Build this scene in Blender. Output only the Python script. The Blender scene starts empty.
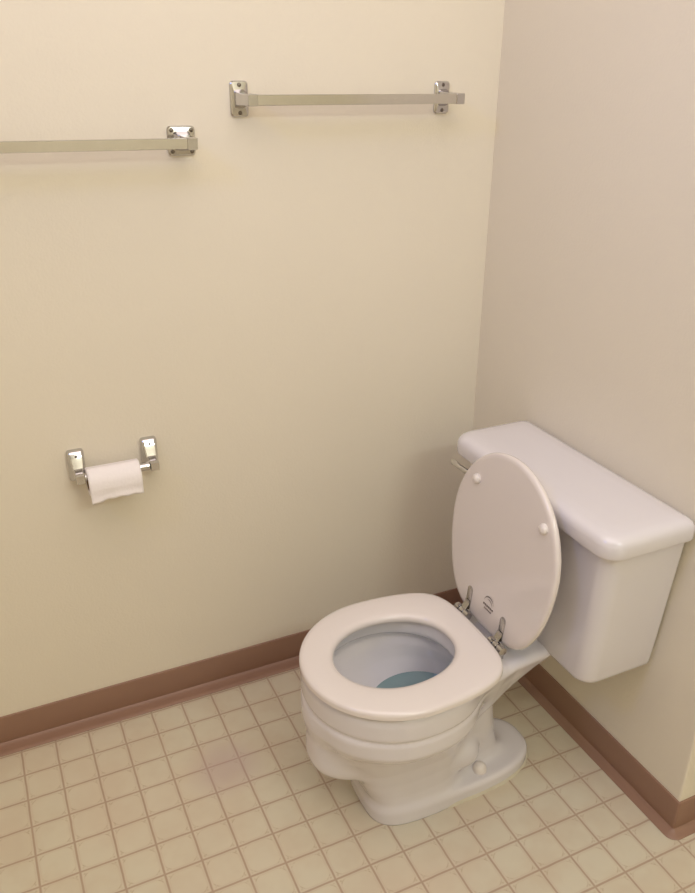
import bpy, bmesh, math, random
import numpy as np
from mathutils import Vector, Matrix
random.seed(3)
PI = math.pi
C = bpy.context.scene.collection

# ------------------------------------------------------------------ node helpers
def new_mat(name):
    m = bpy.data.materials.new(name); m.use_nodes = True
    nt = m.node_tree; b = nt.nodes['Principled BSDF']
    return m, nt, b
class NT:
    def __init__(s, nt): s.nt = nt
    def node(s, t, **kw):
        n = s.nt.nodes.new(t)
        for k, v in kw.items(): setattr(n, k, v)
        return n
    def lk(s, a, b): s.nt.links.new(a, b)
    def m(s, op, a, b=None, c=None, clamp=False):
        n = s.node('ShaderNodeMath', operation=op); n.use_clamp = clamp
        for i, v in enumerate((a, b, c)):
            if v is None: continue
            if isinstance(v, (int, float)): n.inputs[i].default_value = v
            else: s.lk(v, n.inputs[i])
        return n.outputs[0]
    def ramp(s, v, lo, hi):   # 0 at lo, 1 at hi, smooth
        n = s.node('ShaderNodeMapRange', interpolation_type='SMOOTHSTEP')
        s.lk(v, n.inputs[0]); n.inputs[1].default_value = lo; n.inputs[2].default_value = hi
        return n.outputs[0]
    def mix(s, f, a, b):
        n = s.node('ShaderNodeMix', data_type='RGBA')
        if isinstance(f, (int, float)): n.inputs[0].default_value = f
        else: s.lk(f, n.inputs[0])
        for i, v in ((6, a), (7, b)):
            if isinstance(v, tuple): n.inputs[i].default_value = (*v, 1)
            else: s.lk(v, n.inputs[i])
        return n.outputs[2]
    def noise(s, scale, detail=3, rough=.5, vec=None):
        n = s.node('ShaderNodeTexNoise'); n.inputs['Scale'].default_value = scale
        n.inputs['Detail'].default_value = detail; n.inputs['Roughness'].default_value = rough
        if vec is not None: s.lk(vec, n.inputs['Vector'])
        return n.outputs[0]
    def bump(s, h, strength, dist, bsdf):
        n = s.node('ShaderNodeBump'); n.inputs['Strength'].default_value = strength
        n.inputs['Distance'].default_value = dist; s.lk(h, n.inputs['Height']); s.lk(n.outputs[0], bsdf.inputs['Normal'])

def srgb(r, g, b):
    f = lambda c: (c/255/12.92 if c/255 <= .04045 else ((c/255+.055)/1.055)**2.4)
    return (f(r), f(g), f(b))

def simple(name, col, rough=.4, metal=0, coat=0, var=.03, scale=20, bump=0):
    m, nt, b = new_mat(name); n = NT(nt)
    tc = n.node('ShaderNodeTexCoord')
    ns = n.noise(scale, 3, .5, tc.outputs['Object'])
    dark = tuple(c*(1-var) for c in col)
    n.lk(n.mix(ns, dark, col), b.inputs['Base Color'])
    b.inputs['Roughness'].default_value = rough; b.inputs['Metallic'].default_value = metal
    b.inputs['Coat Weight'].default_value = coat; b.inputs['Coat Roughness'].default_value = .06
    if bump: n.bump(ns, bump, .002, b)
    return m

def wall_mat(name, col):
    m, nt, b = new_mat(name); n = NT(nt)
    tc = n.node('ShaderNodeTexCoord'); v = tc.outputs['Object']
    big = n.noise(3.0, 2, .5, v)
    n.lk(n.mix(big, tuple(c*.97 for c in col), col), b.inputs['Base Color'])
    peel = n.noise(190, 2, .5, v); fine = n.noise(70, 3, .5, v)
    h = n.m('ADD', peel, n.m('MULTIPLY', fine, .8))
    n.bump(h, .35, .0012, b)
    b.inputs['Roughness'].default_value = .55
    return m

# ------------------------------------------------------------------ layout constants (metres)
# inner corner of the room at x=0, y=0; back wall is y=0, right wall is x=0, floor z=0
TILE = .0762
TX, TY = 16.083*TILE, .534*TILE
YC = -.497            # toilet centre line
YE = -.845            # outside corner of the right wall
H = 2.44

M_WALL = wall_mat('painted_wall', srgb(231, 222, 203))
M_CEIL = wall_mat('ceiling_paint', srgb(232, 228, 218))
M_COVE = simple('brown_vinyl_base', srgb(150, 116, 96), .42, var=.10, scale=6)
M_CERAMIC = simple('white_porcelain', srgb(222, 217, 219), .10, coat=.5, var=.015, scale=4)
M_SEAT = simple('white_enamelled_seat', srgb(227, 218, 213), .16, coat=.4, var=.012, scale=5)
M_PLASTIC = simple('white_plastic', srgb(232, 224, 218), .3)
M_CAULK = simple('aged_caulk', srgb(216, 208, 188), .6, var=.15, scale=40)
M_WATER = simple('toilet_water', srgb(126, 150, 152), .04, coat=.3)
M_INK = simple('grey_ink', srgb(120, 108, 102), .5)
M_PAPER = simple('toilet_tissue', srgb(247, 240, 238), .9, var=.03, scale=160, bump=.25)
M_CARD = simple('cardboard', srgb(150, 118, 88), .9)
M_SCREW = simple('dull_screw', srgb(120, 112, 104), .35, 1)

def chrome(name, col, rough):
    m, nt, b = new_mat(name); n = NT(nt)
    tc = n.node('ShaderNodeTexCoord')
    ns = n.noise(60, 4, .6, tc.outputs['Object'])
    b.inputs['Metallic'].default_value = 1
    n.lk(n.mix(ns, tuple(c*.92 for c in col), col), b.inputs['Base Color'])
    n.lk(n.m('ADD', n.m('MULTIPLY', ns, .08), rough), b.inputs['Roughness'])
    return m
M_CHROME = chrome('polished_chrome', srgb(205, 203, 202), .06)
M_BAR = chrome('satin_bar_metal', srgb(214, 211, 204), .16)
M_HINGE = chrome('worn_hinge_chrome', srgb(190, 187, 184), .22)

def floor_mat():
    m, nt, b = new_mat('patterned_sheet_vinyl'); n = NT(nt)
    g = n.node('ShaderNodeNewGeometry'); sx = n.node('ShaderNodeSeparateXYZ'); n.lk(g.outputs['Position'], sx.inputs[0])
    wob = n.noise(25, 2, .5, g.outputs['Position'])
    wv = n.m('MULTIPLY', n.m('SUBTRACT', wob, .5), .03)
    gx = n.m('ADD', n.m('MULTIPLY', n.m('ADD', sx.outputs[0], TX), 1/TILE), wv)
    gy = n.m('ADD', n.m('MULTIPLY', n.m('ADD', sx.outputs[1], TY), 1/TILE), wv)
    px = n.m('SUBTRACT', n.m('FRACT', gx), .5); py = n.m('SUBTRACT', n.m('FRACT', gy), .5)
    ax = n.m('ABSOLUTE', px); ay = n.m('ABSOLUTE', py)
    dl = n.m('SUBTRACT', .5, n.m('MAXIMUM', ax, ay))          # distance to the joint, in tiles
    line = n.m('SUBTRACT', 1, n.ramp(dl, .012, .044))
    halo = n.m('SUBTRACT', 1, n.ramp(dl, .02, .14))
    # scalloped corner ornament
    qx = n.m('MAXIMUM', n.m('SUBTRACT', ax, .20), 0); qy = n.m('MAXIMUM', n.m('SUBTRACT', ay, .20), 0)
    q = n.m('SUBTRACT', n.m('SQRT', n.m('ADD', n.m('MULTIPLY', qx, qx), n.m('MULTIPLY', qy, qy))), .235)
    arc = n.m('SUBTRACT', 1, n.ramp(n.m('ABSOLUTE', q), .004, .028))
    corner = n.ramp(n.m('MINIMUM', ax, ay), .27, .33)
    dot = n.m('SQRT', n.m('ADD', n.m('POWER', n.m('SUBTRACT', ax, .40), 2), n.m('POWER', n.m('SUBTRACT', ay, .40), 2)))
    dots = n.m('SUBTRACT', 1, n.ramp(dot, .015, .045))
    nz = n.noise(160, 3, .6, g.outputs['Position'])
    orn = n.m('MULTIPLY', n.m('MAXIMUM', n.m('MULTIPLY', arc, corner), n.m('MULTIPLY', dots, .8)), n.ramp(nz, .30, .62))
    side = n.m('MULTIPLY', n.m('MULTIPLY', arc, n.m('SUBTRACT', 1, corner)), .18)
    cl = n.noise(9, 3, .6, g.outputs['Position']); cl2 = n.noise(2.2, 2, .5, g.outputs['Position'])
    base = n.mix(n.ramp(cl, .35, .7), srgb(209, 200, 178), srgb(204, 191, 168))
    base = n.mix(n.m('MULTIPLY', n.ramp(cl2, .4, .65), .5), base, srgb(212, 196, 175))
    col = n.mix(n.m('MULTIPLY', halo, .35), base, srgb(203, 186, 165))
    col = n.mix(n.m('MULTIPLY', side, 1.0), col, srgb(190, 168, 142))
    col = n.mix(n.m('MULTIPLY', orn, .55), col, srgb(172, 148, 118))
    col = n.mix(n.m('MULTIPLY', line, .72), col, srgb(166, 138, 116))
    # faint mauve stain in the vinyl
    dx = n.m('SUBTRACT', sx.outputs[0], -.805); dy = n.m('SUBTRACT', sx.outputs[1], -.280)
    dd = n.m('SQRT', n.m('ADD', n.m('MULTIPLY', dx, dx), n.m('MULTIPLY', n.m('MULTIPLY', dy, dy), 1.0)))
    dd = n.m('ADD', dd, n.m('MULTIPLY', n.m('SUBTRACT', cl, .5), .05))
    st = n.m('SUBTRACT', 1, n.ramp(dd, .02, .11))
    col = n.mix(n.m('MULTIPLY', st, .45), col, srgb(178, 152, 152))
    n.lk(col, b.inputs['Base Color'])
    n.lk(n.m('ADD', n.m('MULTIPLY', cl, .12), .42), b.inputs['Roughness'])
    n.bump(n.m('SUBTRACT', n.m('MULTIPLY', nz, .25), line), .25, .0008, b)
    return m
M_FLOOR = floor_mat()

# ------------------------------------------------------------------ mesh helpers
def mesh_obj(name, verts, faces, m, parent=None, smooth=True, loc=None):
    me = bpy.data.meshes.new(name); me.from_pydata([tuple(map(float, v)) for v in verts], [], [tuple(map(int, f)) for f in faces])
    bm = bmesh.new(); bm.from_mesh(me); bmesh.ops.recalc_face_normals(bm, faces=bm.faces); bm.to_mesh(me); bm.free()
    me.materials.append(m); 
    if smooth:
        me.polygons.foreach_set('use_smooth', [True]*len(me.polygons))
        try: me.set_sharp_from_angle(angle=math.radians(38))
        except Exception: pass
    me.update()
    o = bpy.data.objects.new(name, me); C.objects.link(o)
    if parent: o.parent = parent; o.matrix_parent_inverse = Matrix.Identity(4)
    if loc is not None: o.location = loc
    return o

def empty(name, loc, label, cat, group=None):
    o = bpy.data.objects.new(name, None); C.objects.link(o); o.location = loc; o.empty_display_size = .05
    o['label'] = label; o['category'] = cat
    if group: o['group'] = group
    return o

def loft(sections, cap=True):
    n = len(sections[0]); V = [p for s in sections for p in s]; F = []
    for k in range(len(sections)-1):
        for i in range(n):
            j = (i+1) % n
            F.append((k*n+i, k*n+j, (k+1)*n+j, (k+1)*n+i))
    if cap:
        for k, rev in ((0, True), (len(sections)-1, False)):
            c = len(V); s = sections[k]
            V.append(tuple(sum(p[a] for p in s)/n for a in range(3)))
            for i in range(n):
                j = (i+1) % n
                F.append((c, k*n+j, k*n+i) if rev else (c, k*n+i, k*n+j))
    return V, F

def rrect(hw, hh, r, n=7):
    """rounded rectangle outline, counter-clockwise"""
    r = min(r, hw*.999, hh*.999); out = []
    for cx, cy, a0 in ((hw-r, hh-r, 0), (-hw+r, hh-r, PI/2), (-hw+r, -hh+r, PI), (hw-r, -hh+r, 3*PI/2)):
        for i in range(n):
            a = a0+PI/2*i/(n-1); out.append((cx+r*math.cos(a), cy+r*math.sin(a)))
    return out

def box(x0, x1, y0, y1, z0, z1, bev=0, seg=3):
    bm = bmesh.new(); bmesh.ops.create_cube(bm, size=1)
    for v in bm.verts:
        v.co = Vector(((x0+x1)/2+v.co.x*(x1-x0), (y0+y1)/2+v.co.y*(y1-y0), (z0+z1)/2+v.co.z*(z1-z0)))
    if bev: bmesh.ops.bevel(bm, geom=list(bm.edges), offset=bev, segments=seg, profile=.5, affect='EDGES')
    bm.verts.index_update()
    V = [tuple(v.co) for v in bm.verts]; F = [[v.index for v in f.verts] for f in bm.faces]; bm.free()
    return V, F

def tube(path, r, n=16, cap=True):
    secs = []
    for i, p in enumerate(path):
        p = Vector(p)
        d = (Vector(path[min(i+1, len(path)-1)])-Vector(path[max(i-1, 0)])).normalized()
        up = Vector((0, 0, 1)) if abs(d.z) < .9 else Vector((1, 0, 0))
        a = d.cross(up).normalized(); b = d.cross(a).normalized()
        rr = r[i] if isinstance(r, (list, tuple)) else r
        secs.append([tuple(p+a*rr*math.cos(2*PI*k/n)+b*rr*math.sin(2*PI*k/n)) for k in range(n)])
    return loft(secs, cap)

def join(*parts):
    V, F = [], []
    for v, f in parts:
        o = len(V); V += list(v); F += [tuple(i+o for i in q) for q in f]
    return V, F

def lathe(profile, axis='z', n=32, org=(0, 0, 0)):
    secs = []
    for r, h in profile:
        s = []
        for k in range(n):
            a = 2*PI*k/n; c, d = r*math.cos(a), r*math.sin(a)
            s.append({'z': (org[0]+c, org[1]+d, org[2]+h), 'x': (org[0]+h, org[1]+c, org[2]+d), 'y': (org[0]+c, org[1]+h, org[2]+d)}[axis])
        secs.append(s)
    return loft(secs)

# ------------------------------------------------------------------ the room
def struct(o): o['kind'] = 'structure'; return o
XL, YF, XA = -2.15, -3.0, 1.1
struct(mesh_obj('floor', *box(XL-.1, XA+.1, YF-.1, .1, -.1, 0), M_FLOOR, smooth=False))
struct(mesh_obj('ceiling', *box(XL-.1, XA+.1, YF-.1, .1, H, H+.1), M_CEIL, smooth=False))
struct(mesh_obj('wall_back', *box(XL-.1, 0, 0, .12, 0, H), M_WALL, smooth=False))
struct(mesh_obj('wall_right', *box(0, XA+.1, YE, .12, 0, H, .004, 2), M_WALL, smooth=False))
struct(mesh_obj('wall_left', *box(XL-.1, XL, YF, 0, 0, H), M_WALL, smooth=False))
struct(mesh_obj('wall_front', *box(XL-.1, XA+.1, YF-.1, YF, 0, H), M_WALL, smooth=False))
struct(mesh_obj('wall_alcove', *box(XA, XA+.1, YF, YE, 0, H), M_WALL, smooth=False))

BH = .085
def cove_profile(toe):     # (distance from the wall, height)
    k = (toe-.006)
    return [(0, 0), (toe-.0006, 0), (toe, .0014), (toe-.001, .0024), (.006+k*.62, .0045), (.006+k*.28, .0066), (.006+k*.10, .0088), (.0064, .0104), (.0046, .0118),
        (.0050, .0150), (.0050, .0300), (.0046, BH-.004), (.0040, BH-.001), (.0028, BH), (0, BH)]
def cove(path_fn, ts, toe=.024):
    COVE = cove_profile(toe)
    """path_fn(t, d) -> (x, y) at distance d off the wall"""
    secs = []
    for t in ts:
        secs.append([(*path_fn(t, d), z) for d, z in COVE])
    return loft(secs)
struct(mesh_obj('baseboard_back', *cove(lambda t, d: (t, -d), [XL, -1.5, -1, -.5, 0], .037), M_COVE))
# right wall run, wrapped in one piece round the outside corner
def wrap(t, d):
    if t < 1: return (-d, (1-t)*0 + t*YE)
    if t <= 2:
        a = (t-1)*PI/2; r = d
        return (0-r*math.cos(a), YE-r*math.sin(a))
    return ((t-2)*XA, YE-d)
struct(mesh_obj('baseboard_right', *cove(wrap, [0.0, .3, .6, .9, .999]+[1+i/8 for i in range(9)]+[2.3, 2.6, 3.0]), M_COVE))
struct(mesh_obj('baseboard_left', *cove(lambda t, d: (XL+d, t), [-.0206, -1, -2, YF+.0206]), M_COVE))

# ------------------------------------------------------------------ implicit surfaces -> mesh (for moulded porcelain)
def surface_nets(fn, lo, hi, h):
    xs = [np.arange(lo[i], hi[i]+h, h) for i in range(3)]
    X, Y, Z = np.meshgrid(*xs, indexing='ij'); F = fn(X, Y, Z)
    S = F < 0; nx, ny, nz = F.shape
    c = np.zeros((nx-1, ny-1, nz-1), int)
    for a in (0, 1):
        for b in (0, 1):
            for d in (0, 1): c += S[a:nx-1+a, b:ny-1+b, d:nz-1+d]
    act = (c > 0) & (c < 8); I = np.argwhere(act); idx = -np.ones(act.shape, int); idx[act] = np.arange(len(I))
    acc = np.zeros((len(I), 3)); cnt = np.zeros(len(I))
    corners = [(a, b, d) for a in (0, 1) for b in (0, 1) for d in (0, 1)]
    for p in corners:
        for ax in range(3):
            if p[ax]: continue
            q = list(p); q[ax] = 1
            fp = F[I[:, 0]+p[0], I[:, 1]+p[1], I[:, 2]+p[2]]; fq = F[I[:, 0]+q[0], I[:, 1]+q[1], I[:, 2]+q[2]]
            m = (fp < 0) != (fq < 0); t = np.where(m, fp/np.where(m, fp-fq, 1), 0)
            pos = np.array(p, float)[None, :].repeat(len(I), 0); pos[:, ax] += t
            acc[m] += pos[m]; cnt[m] += 1
    V = (I+acc/cnt[:, None])*h+np.array(lo)
    quads = []
    for ax in range(3):
        u, v = [(1, 2), (2, 0), (0, 1)][ax]
        sl0 = [slice(None)]*3; sl1 = [slice(None)]*3; sl0[ax] = slice(0, -1); sl1[ax] = slice(1, None)
        E = np.argwhere(S[tuple(sl0)] != S[tuple(sl1)])
        E = E[(E[:, u] > 0) & (E[:, v] > 0) & (E[:, u] < F.shape[u]-1) & (E[:, v] < F.shape[v]-1)]
        fl = S[E[:, 0], E[:, 1], E[:, 2]]
        q = []
        for du, dv in ((1, 1), (0, 1), (0, 0), (1, 0)):
            e = E.copy(); e[:, u] -= du; e[:, v] -= dv; q.append(idx[e[:, 0], e[:, 1], e[:, 2]])
        q = np.stack(q, 1); q[~fl] = q[~fl][:, ::-1]; quads.append(q)
    Q = np.concatenate(quads)
    # light smoothing along the mesh, then snap back to the surface
    e = np.concatenate([Q[:, [i, (i+1) % 4]] for i in range(4)])
    for it in range(3):
        s = np.zeros_like(V); k = np.zeros(len(V)); np.add.at(s, e[:, 0], V[e[:, 1]]); np.add.at(k, e[:, 0], 1)
        np.add.at(s, e[:, 1], V[e[:, 0]]); np.add.at(k, e[:, 1], 1)
        V = V*.4+.6*s/k[:, None]
        for _ in range(2):
            f0 = fn(V[:, 0], V[:, 1], V[:, 2]); ep = h*.3; G = np.zeros_like(V)
            for a in range(3):
                d = np.zeros(3); d[a] = ep; W = V+d; U = V-d
                G[:, a] = (fn(W[:, 0], W[:, 1], W[:, 2])-fn(U[:, 0], U[:, 1], U[:, 2]))/(2*ep)
            g2 = (G**2).sum(1)+1e-6
            V = V-np.clip(f0/g2, -h, h)[:, None]*G*.8
    for it in range(3):
        s = np.zeros_like(V); np.add.at(s, e[:, 0], V[e[:, 1]]); np.add.at(s, e[:, 1], V[e[:, 0]]); V = V*.5+.5*s/k[:, None]
    return V, Q
def smin(a, b, k):
    h = np.clip(.5+.5*(b-a)/k, 0, 1); return b*(1-h)+a*h-k*h*(1-h)
def smax(a, b, k): return -smin(-a, -b, k)
def egg(u, w, uc, af, ab, b, n=2.0, nb=None):
    """distance-like field of an egg outline (front half af, back half ab)"""
    du = u-uc; front = du > 0
    a = np.where(front, af, ab); e = np.where(front, n, nb if nb else n)
    q = (np.abs(du/a)**e+np.abs(w/b)**e+1e-12)**(1/e)
    return (q-1)*np.minimum(a, b)
def prof(z, pts):
    zs, vs = zip(*pts); zs = np.array(zs); vs = np.array(vs)
    return np.interp(z, zs, vs)

# toilet frame: u = distance from the right wall, w = sideways from the toilet's centre line, z up
def body_outer(X, Y, Z):
    u, w, z = -X, Y, Z
    off = prof(z, [(.225, .012), (.252, .006), (.266, .0035), (.273, .0015), (.307, .0012), (.3125, .0045), (.3165, .0045), (.321, 0), (.355, 0), (.372, .003)])
    bowl = egg(u, w, .505, .180, .185, .179, 2.0, 2.4)+off
    bowl = smax(bowl, z-.372, .010); bowl = smax(bowl, .240-z, .040)
    # front lobe under the bowl
    lobe = egg(u, w, .57, .113, .12, .066, 2.6); lobe = smax(lobe, z-.30, .02); lobe = smax(lobe, .124+.25*np.clip(u-.62, 0, .1)-z, .045)
    # flared pedestal
    pb = prof(z, [(0, .094), (.035, .093), (.07, .090), (.11, .092), (.15, .098), (.2, .112), (.25, .132), (.3, .145)])
    pa = prof(z, [(0, .115), (.035, .117), (.06, .128), (.1, .145), (.15, .165), (.2, .195), (.25, .21), (.3, .22)])
    ped = egg(u, w, .44, pa, .11, pb, 3.6, 2.2); ped = smax(ped, z-.30, .01); ped = smax(ped, -z, .002)
    # rear neck rising to the tank shelf
    neck_c = prof(z, [(0, .29), (.1, .30), (.2, .31), (.3, .29)])
    neck = egg(u, w, neck_c, .12, prof(z, [(0, .10), (.05, .075), (.1, .065), (.2, .06), (.3, .08)]), prof(z, [(0, .046), (.06, .044), (.2, .055), (.3, .085)]), 2.4)
    neck = smax(neck, z-.33, .01); neck = smax(neck, -z, .002)
    base = egg(u, w, .35, .211, .207, .097, 4.0, 2.6); base = smax(base, z-.034, .012); base = smax(base, -z, .002)
    # tank shelf: wedge, thin at the rear
    low = .332-np.clip(u-.165, 0, 1)*.95; top = .372-.020*np.clip((.33-u)/.05, 0, 1)
    sh = smax(np.abs(w)+np.clip(.34-z, 0, 1)*.40-prof(u, [(.08, .102), (.2, .102), (.26, .108), (.3, .120), (.36, .13), (.45, .13)]), smax(z-top, np.maximum(low, .17)-z, .015), .02)
    sh = smax(sh, smax(.10-u, u-.46, .01), .02)
    f = smin(bowl, lobe, .018)
    g = smin(ped, neck, .04); g = smin(g, base, .022)
    f = smin(f, g, .018); f = smin(f, sh, .022)
    # trap bulge behind the bowl, low on each side
    tr = np.sqrt(((u-.345)/1.35)**2+((np.abs(w)-.055)/1.0)**2+((z-.098)/1.0)**2)-.030
    f = smin(f, tr, .02)
    return f
def body(X, Y, Z):
    f = body_outer(X, Y, Z)
    u, w, z = -X, Y, Z
    k = prof(z, [(.10, .05), (.15, .30), (.19, .50), (.235, .70), (.27, .86), (.30, .96), (.320, 1.06), (.330, 1.05), (.337, .985), (.345, .97), (.40, .985)])
    cav = egg(u, w, .500-.14*np.clip((.33-z)/.2, 0, 1), .142*k, .142*k, .124*k, 2.0)
    cav = smax(cav, .125-z, .03)
    return smax(f, -cav, .006)

toilet = empty('toilet', (0, YC, 0), 'white porcelain toilet with raised cover, standing in the corner against the right wall', 'toilet')
V, Q = surface_nets(body, (-.70, -.20, -.006), (-.085, .20, .384), .0036)
V[:, 2] = np.maximum(V[:, 2], 0)
bowl = mesh_obj('bowl', V, Q, M_CERAMIC, toilet)
for p in bowl.data.polygons: p.use_smooth = True
for a in list(bowl.data.attributes):
    if a.name == 'sharp_edge': bowl.data.attributes.remove(a)

# sealant bead round the foot
secs = []
N = 120
def super_pt(uc, af, ab, b, n, nb, t):
    c, s = math.cos(t), math.sin(t); a, e = (af, n) if c > 0 else (ab, nb)
    r = (abs(c/a)**e+abs(s/b)**e)**(-1/e); return uc+r*c, r*s
for i in range(N+1):
    t = 2*PI*i/N; s = []
    j = .0008*math.sin(i*1.7)+.0006*math.sin(i*.61)
    for d, z in ((-.004, 0), (.0035+j, 0), (.003+j, .002), (.0005, .006), (-.004, .007)):
        u, w = super_pt(.35, .211+d, .207+d, .097+d, 4.0, 2.6, t); s.append((-u, w, z))
    secs.append(s)
mesh_obj('sealant_bead', *loft(secs, False), M_CAULK, toilet)

for sgn in (-1, 1):
    bc = mesh_obj('bolt_cap', *lathe([(.0155, -.003), (.0155, .004), (.0148, .009), (.012, .015), (.007, .0185), (.002, .0195)], 'z', 28, (-.299, sgn*.064, .034)), M_PLASTIC, bowl)

# water
mesh_obj('water', *loft([[(-(.428+.108*math.cos(a)), .095*math.sin(a), z) for a in [2*PI*i/48 for i in range(48)]] for z in (.226, .236)]), M_WATER, toilet)

# ---- seat ring and cover share one outline, s in [0,1) round
def cut_pt(uc, af, ab, b, cut, p, t):   # egg whose rear is cut off straight
    c, s = math.cos(t), math.sin(t); a = af if c > 0 else ab
    ri = math.sqrt((c/a)**2+(s/b)**2)
    if c < 0: ri = (ri**p+(abs(c)/cut)**p)**(1/p)
    return uc+c/ri, s/ri
def outline(t, grow=0):
    u, w = cut_pt(.500, .190+grow, .320+grow, .179+grow, .199+grow, 7, t); return u, w-.007
def cover_outline(t, grow=0):
    return cut_pt(.500, .189+grow, .248+grow, .177+grow, .210+grow, 10, t)
def hole(t, grow=0):
    u, w = super_pt(.502, .119+grow, .134+grow, .102+grow, 2.0, 2.15, t); return u, w-.004
NS = 160; ts = [2*PI*i/NS for i in range(NS)]
prof_seat = [(.012, 0), (.003, .001), (0, .004), (0, .011), (.001, .0148), (.0042, .0178), (.012, .0192)]   # inset from the outer edge, height
inner_prof = [(.014, .0192), (.005, .0168), (.001, .012), (0, .006), (.002, .0015), (.008, 0)]
ZS = .3765
secs = []
for d, z in prof_seat: secs.append([(-outline(t, -d)[0], outline(t, -d)[1], ZS+z) for t in ts])
for f, z in ((.33, .0202), (.66, .0202)):
    a = [(outline(t, -.014), hole(t, .018)) for t in ts]
    secs.append([(-(p[0]*(1-f)+q[0]*f), p[1]*(1-f)+q[1]*f, ZS+z) for p, q in a])
for d, z in inner_prof: secs.append([(-hole(t, d)[0], hole(t, d)[1], ZS+z) for t in ts])
secs.append(secs[0])
seat = mesh_obj('seat', *loft(secs, False), M_SEAT, toilet)
for p in ((-.62, .10), (-.62, -.10), (-.40, .14), (-.40, -.14)):
    mesh_obj('bumper', *box(p[0]-.012, p[0]+.012, p[1]-.006, p[1]+.006, .371, ZS+.001, .001), M_PLASTIC, seat)

# cover: same outline stood on its hinge edge; local v = distance up from the hinge edge
CB = Vector((-.2708, 0, .3695)); LEAN = math.radians(5.5)
upv = Vector((math.sin(LEAN), 0, math.cos(LEAN))); nrm = Vector((-math.cos(LEAN), 0, math.sin(LEAN)))   # nrm faces the room
def cov(u, w, d): # u along cover height, d out of the face
    p = CB+upv*u+nrm*d; return (p.x, w, p.z)
CT = .016
pc = [(.10, CT/2-.0010), (.012, CT/2-.0004), (.0045, CT/2-.001), (.0012, CT/2-.0035), (0, 0), (.0012, -CT/2+.0035), (.0045, -CT/2+.001), (.012, -CT/2), (.10, -CT/2-.003)]
secs = []
for d, h in pc:
    secs.append([cov(cover_outline(t, -d)[0]-.290, cover_outline(t, -d)[1]-.002, h) for t in ts])
cover = mesh_obj('seat_cover', *loft(secs), M_SEAT, toilet)
def face_frame(u, w):  # matrix placing local z along the cover's face normal
    p = CB+upv*u+nrm*(CT/2-.001)
    return Matrix(((0, upv.x, nrm.x, p.x), (1, 0, 0, w), (0, upv.z, nrm.z, p.z), (0, 0, 0, 1)))
def on_face(vf, u, w, rot=0):
    Mx = face_frame(u, w) @ Matrix.Rotation(rot, 4, 'Z')
    return [tuple(Mx @ Vector(v)) for v in vf[0]], vf[1]
for (u, w) in ((.310, .104), (.310, -.122)):
    mesh_obj('bumper', *on_face(lathe([(.0105, -.001), (.0108, .004), (.0095, .0075), (.006, .0098), (.001, .0105)], 'z', 24), u, w), M_PLASTIC, cover)
# maker's mark: two swooping arcs over two short unreadable lines
mk = []
def arc_strip(r, a0, a1, wd, cx, cy, sx=1.0):
    n = 12; V = []; F = []
    for i in range(n+1):
        a = a0+(a1-a0)*i/n; wv = wd*math.sin(PI*min(max(i/n, .08), .92))
        for rr in (r-wv/2, r+wv/2): V.append((cx+sx*rr*math.cos(a), cy+rr*math.sin(a), .0016))
    for i in range(n): F.append((2*i, 2*i+1, 2*i+3, 2*i+2))
    return V, F
mk.append(arc_strip(.0105, .2, 2.7, .0013, 0, .003))
mk.append(arc_strip(.008, 1.2, 3.0, .0012, .001, .002))
for k, x in enumerate((-.009, -.0055, -.002, .0015, .005, .0085)):
    mk.append(box(x, x+.0024, -.0008, .0014, .0008, .0016))
for k, x in enumerate((-.006, -.003, 0, .003, .006)):
    mk.append(box(x, x+.0020, -.0052, -.0036, .0008, .0016))
mk = join(*mk); mk = ([(x*1.75, y*1.75, z) for x, y, z in mk[0]], mk[1])
mesh_obj('maker_mark', *on_face(mk, .060, -.006), M_INK, cover, smooth=False)

# hinges
HX, HZ = -.290, .380
for w0, wb in ((.063, .062), (-.059, -.068)):
    strap = on_face(loft([[(x, y+.022, z) for x, y in rrect(.0084*k, .029*k, .0083*k, 6)] for z, k in ((0, 1), (.0022, 1), (.0030, .86))]), .019, w0)
    R_ = .0095
    pr = [(.006, -.0235), (R_, -.0225), (R_, -.009), (R_-.002, -.0085), (R_-.002, -.0065), (R_, -.006), (R_, .006), (R_-.002, .0065), (R_-.002, .0085), (R_, .009), (R_, .0225), (.006, .0235)]
    arm = loft([[(x, w0+a, z+b) for a, b in rrect(hw_, .0022, .002, 4)] for x, z, hw_ in ((HX-.002, HZ+.004, .0085), (HX+.004, HZ+.011, .0085), (-.2795, .399, .0083), (-.2785, .405, .0080))])
    hg = mesh_obj('hinge', *join(lathe(pr, 'y', 24, (HX, wb, HZ)),
        box(HX-.008, HX+.012, wb-.012, wb+.012, .350, .374, .002),
        tube([(HX-.001, wb+.012, HZ+.005), (HX-.001, wb+.012, HZ+.0115)], .0045, 14), arm), M_HINGE, toilet)
    mesh_obj('strap', *strap, M_HINGE, hg)

# ---- tank
def tank_sec(z, u0, u1, hw, r, dw=0):
    cu, hu = (u0+u1)/2, (u1-u0)/2
    return [(-(cu+x), y+dw, z) for x, y in rr_corners(hu, hw, r, .010)]
def rr_corners(hu, hw, rf, rb, n=9):
    out = []
    for cx, cy, a0, r in ((hu-rf, hw-rf, 0, rf), (-hu+rb, hw-rb, PI/2, rb), (-hu+rb, -hw+rb, PI, rb), (hu-rf, -hw+rf, 3*PI/2, rf)):
        for i in range(n):
            a = a0+PI/2*i/(n-1); out.append((cx+r*math.cos(a), cy+r*math.sin(a)))
    return out
tz0, tz1 = .334, .668
S = []
for k in range(6):                                  # rounded underside
    a = k/5*PI/2; i = .020*(1-math.sin(a)); S.append(tank_sec(tz0+.020*(1-math.cos(a)), .004+i*.4, .178-i, .213-i, .034, .001))
for f in (.15, .35, .6, .85, 1): S.append(tank_sec(tz0+.020+(tz1-tz0-.020)*f, .004, .178+.012*f, .213+.027*f, .034, .000))
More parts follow.
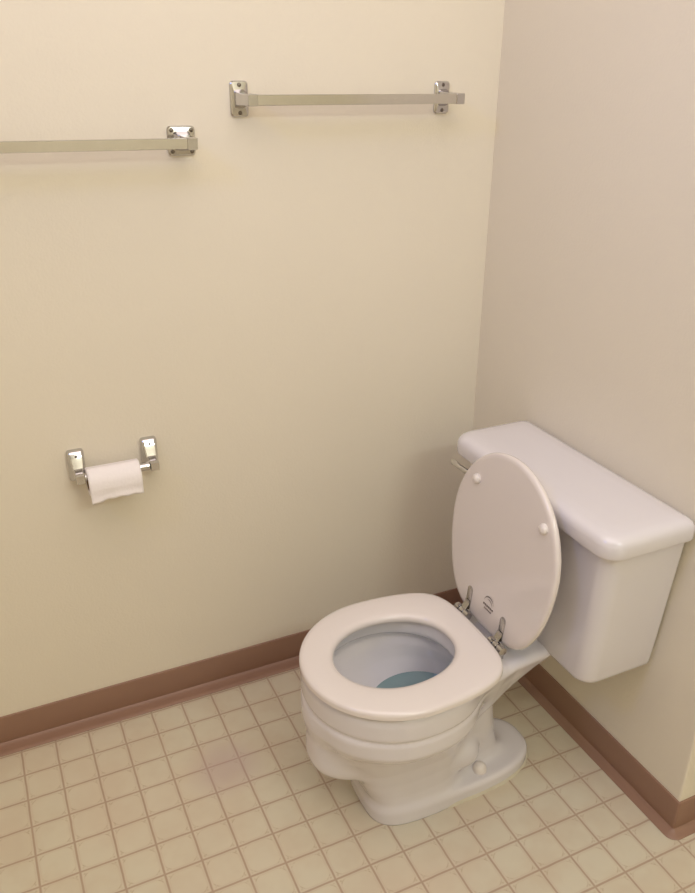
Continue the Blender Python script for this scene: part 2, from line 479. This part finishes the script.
tank = mesh_obj('tank', *loft(S), M_CERAMIC, toilet)
S = []
def lid_sec(z, i): return [(-u, w+.010, z) for u, w in [(.1055+x, y) for x, y in rr_corners(.1045-i, .266-i, .040-i*.25, .016)]]
for z, i in ((.6675, .010), (.6665, .004), (.6675, .0012), (.671, 0), (.690, 0), (.697, .0015), (.7035, .0055), (.7080, .0125), (.7105, .024), (.7115, .045), (.7118, .075)): S.append(lid_sec(z, i))
mesh_obj('tank_lid', *loft(S), M_CERAMIC, toilet)
lv = join(lathe([(.012, 0), (.0125, -.003), (.010, -.007), (.006, -.008), (.005, -.020), (.001, -.021)], 'x', 24, (-.190, .190, .640)),
          tube([(-.207, .190, .640), (-.210, .205, .6405), (-.212, .235, .641), (-.214, .252, .643), (-.214, .259, .645)], [.0055, .0065, .006, .007, .003], 14))
mesh_obj('flush_lever', *lv, M_CHROME, toilet)

# ------------------------------------------------------------------ chrome brackets
def sweep_y(rows):
    """rows: (y, xc, zc, half width, half height, corner radius)"""
    return loft([[(xc+a, y, zc+b) for a, b in rrect(hw, hh, r, 5)] for y, xc, zc, hw, hh, r in rows])
def screw(parent, x, y, z):
    mesh_obj('screw', *lathe([(.0042, .001), (.0042, -.0008), (.003, -.0022), (.001, -.0026)], 'y', 14, (x, y, z)), M_SCREW, parent)

def towel_bar(name, label, x0, x1, z, px0, px1, hwp, hhp, sc, tilt):
    L = x1-x0; t = empty(name, (x0, 0, z+math.sin(tilt)*L), label, 'towel bar', 'towel bars on the cream wall')
    t.rotation_euler.y = tilt
    for xp, xb in ((px0-x0, 0), (px1-x0, L)):
        s = 1 if xb == 0 else -1
        br = mesh_obj('bracket', *join(
            sweep_y([(0, xp, 0, hwp, hhp, .007), (-.0035, xp, 0, hwp, hhp, .007), (-.006, xp, 0, hwp-.002, hhp-.002, .006),
                     (-.0075, xp, 0, hwp*.62, .017, .006), (-.016, xp*.8+xb*.2, 0, .0125, .0135, .004), (-.035, xp*.5+xb*.5, 0, .0105, .0115, .003),
                     (-.056, xb*.9+xp*.1, 0, .0100, .0105, .002), (-.0765, xb, 0, .0100, .0105, .002), (-.078, xb, 0, .0090, .0095, .002)])), M_CHROME, t)
        for dx, dz in sc: screw(br, xp+dx, -.0058, dz)
    mesh_obj('bar', *box(.006, L-.006, -.0765, -.0600, -.0094, .0094, .0008, 1), M_BAR, t, smooth=False)
    return t
towel_bar('towel_bar', 'shorter chrome towel bar, higher on the wall and nearer the corner', -.601, -.145, 1.399, -.604, -.147, .0180, .0325, ((0, .025), (0, -.025)), .006)
towel_bar('towel_bar', 'longer chrome towel bar, lower on the wall and cut off by the left edge', -1.320, -.7220, 1.3290, -1.310, -.7240, .0270, .0270, ((-.019, .019), (.019, .019), (.019, -.019), (-.019, -.019)), .014)

# toilet paper holder
th = empty('toilet_paper_holder', (-.93, 0, .679), 'two-bracket chrome paper holder low on the wall holding the tissue roll', 'toilet paper holder')
for xp in (-1.0045+.93, -.850+.93):
    s = 1 if xp < 0 else -1
    br = mesh_obj('bracket', *sweep_y([(0, xp, .0115, .0175, .035, .006), (-.009, xp, .0115, .0175, .035, .006), (-.0125, xp, .011, .0165, .0335, .006), (-.016, xp, .0095, .0150, .0305, .005),
        (-.022, xp, .0040, .0135, .0215, .004), (-.028, xp, -.0005, .0115, .0125, .003), (-.033, xp, 0, .0100, .0105, .003), (-.048, xp, 0, .0098, .0102, .002), (-.058, xp, 0, .0095, .0100, .002), (-.060, xp, 0, .0085, .0090, .002)]), M_CHROME, th)
    screw(br, xp, -.0160, .034)
mesh_obj('roller', *lathe([(.005, -.0705), (.0095, -.0690), (.0095, .0690), (.005, .0705)], 'x', 24, (0, -.050, 0)), M_CHROME, th)

# nearly used roll with one sheet hanging down in front
roll = empty('toilet_paper_roll', (-.9375, -.050, .679), 'nearly used white tissue roll with its end sheet hanging, on the chrome holder', 'toilet paper roll')
hw = .0545
R0, RI = .0305, .0205
n = 56; secs = []
for x, r_o, r_i in ((-hw, R0-.001, RI), (-hw+.001, R0, RI), (hw-.001, R0, RI), (hw, R0-.001, RI)):
    secs.append([(x, (r_o)*math.cos(2*PI*k/n), (r_o)*math.sin(2*PI*k/n)-.0110+.0) for k in range(n)])
inner = [[(x, RI*math.cos(2*PI*k/n), RI*math.sin(2*PI*k/n)-.0110) for k in range(n)] for x in (hw, -hw)]
mesh_obj('paper_winding', *loft(secs+inner+[secs[0]], False), M_PAPER, roll)
ct = [[(x, r*math.cos(2*PI*k/n), r*math.sin(2*PI*k/n)-.0110) for k in range(n)] for x, r in ((-hw+.0005, RI), (hw-.0005, RI), (hw-.0005, RI-.0012), (-hw+.0005, RI-.0012), (-hw+.0005, RI))]
mesh_obj('cardboard_core', *loft(ct, False), M_CARD, roll)
V, F = [], []; nx = 24; path = []
for k in range(9):
    a = PI/2+k/8*PI/2; path.append(((R0+.0008)*math.cos(a), (R0+.0008)*math.sin(a)-.0110))
for k in range(1, 9): path.append((-(R0+.0008)-.0006*math.sin(k), -.0110-.0042*k))
for j, (yy, zz) in enumerate(path):
    for i in range(nx+1):
        x = -hw+.0005+(2*hw-.001)*i/nx; f = max(0, j-9)/7
        V.append((x, yy-.0015*f*math.sin(x*95), zz+f*(.0016*math.sin(x*60+.7)+.0010*math.sin(x*230)-(.004 if i < 6 else 0)*(1-i/6))))
for j in range(len(path)-1):
    for i in range(nx): a = j*(nx+1)+i; F.append((a, a+1, a+nx+2, a+nx+1))
sh = mesh_obj('hanging_sheet', V, F, M_PAPER, roll)
sm = sh.modifiers.new('thickness', 'SOLIDIFY'); sm.thickness = .0004; sm.offset = 0

# ------------------------------------------------------------------ light
def area(name, loc, target, sx, sy, power, col):
    L = bpy.data.lights.new(name, 'AREA'); L.shape = 'RECTANGLE'; L.size = sx; L.size_y = sy; L.energy = power; L.color = col
    o = bpy.data.objects.new(name, L); C.objects.link(o); o.location = loc
    o.rotation_euler = (Vector(target)-Vector(loc)).to_track_quat('-Z', 'Y').to_euler()
    return o
for k in range(4):
    L = bpy.data.lights.new('vanity_bulb', 'POINT'); L.energy = 7.3; L.shadow_soft_size = .06; L.color = (.94, 1.0, .96)
    o = bpy.data.objects.new('vanity_bulb', L); C.objects.link(o); o.location = (-.62+.2*k, -2.35, 2.12)
area('ceiling_fill', (-.9, -1.1, 2.42), (-.9, -1.1, 0), 1.5, 1.5, 15.5, (1.0, .88, .88))  # added broad overhead fill, acting as light bounced from the ceiling; no fixture
area('window_daylight', (-2.0, -1.0, 2.25), (0, -.55, 1.35), .3, .3, 1.9, (.08, .26, 1.0)).data.spread = 1.6

w = bpy.data.worlds.new('world'); bpy.context.scene.world = w; w.use_nodes = True
w.node_tree.nodes['Background'].inputs[0].default_value = (.9, .9, 1, 1); w.node_tree.nodes['Background'].inputs[1].default_value = .0

# ------------------------------------------------------------------ camera
cd = bpy.data.cameras.new('camera'); cam = bpy.data.objects.new('camera', cd); C.objects.link(cam)
cd.sensor_fit = 'HORIZONTAL'; cd.sensor_width = 36; cd.lens = 817.99*36/695; cd.clip_start = .02
yaw, pitch, rollA = .4374681, .4390934, -.0044112
f = Vector((math.sin(yaw)*math.cos(pitch), math.cos(yaw)*math.cos(pitch), -math.sin(pitch)))
r = Vector((math.cos(yaw), -math.sin(yaw), 0)); d = f.cross(r)
r2 = math.cos(rollA)*r+math.sin(rollA)*d; d2 = f.cross(r2)
Mx = Matrix(((r2.x, -d2.x, -f.x, -1.142), (r2.y, -d2.y, -f.y, -1.658), (r2.z, -d2.z, -f.z, 1.467), (0, 0, 0, 1)))
cam.matrix_world = Mx
sc = bpy.context.scene; sc.camera = cam
sc.view_settings.view_transform = 'Standard'; sc.view_settings.look = 'None'; sc.view_settings.gamma = 1
sc.view_settings.use_curve_mapping = False; sc.view_settings.exposure = 0
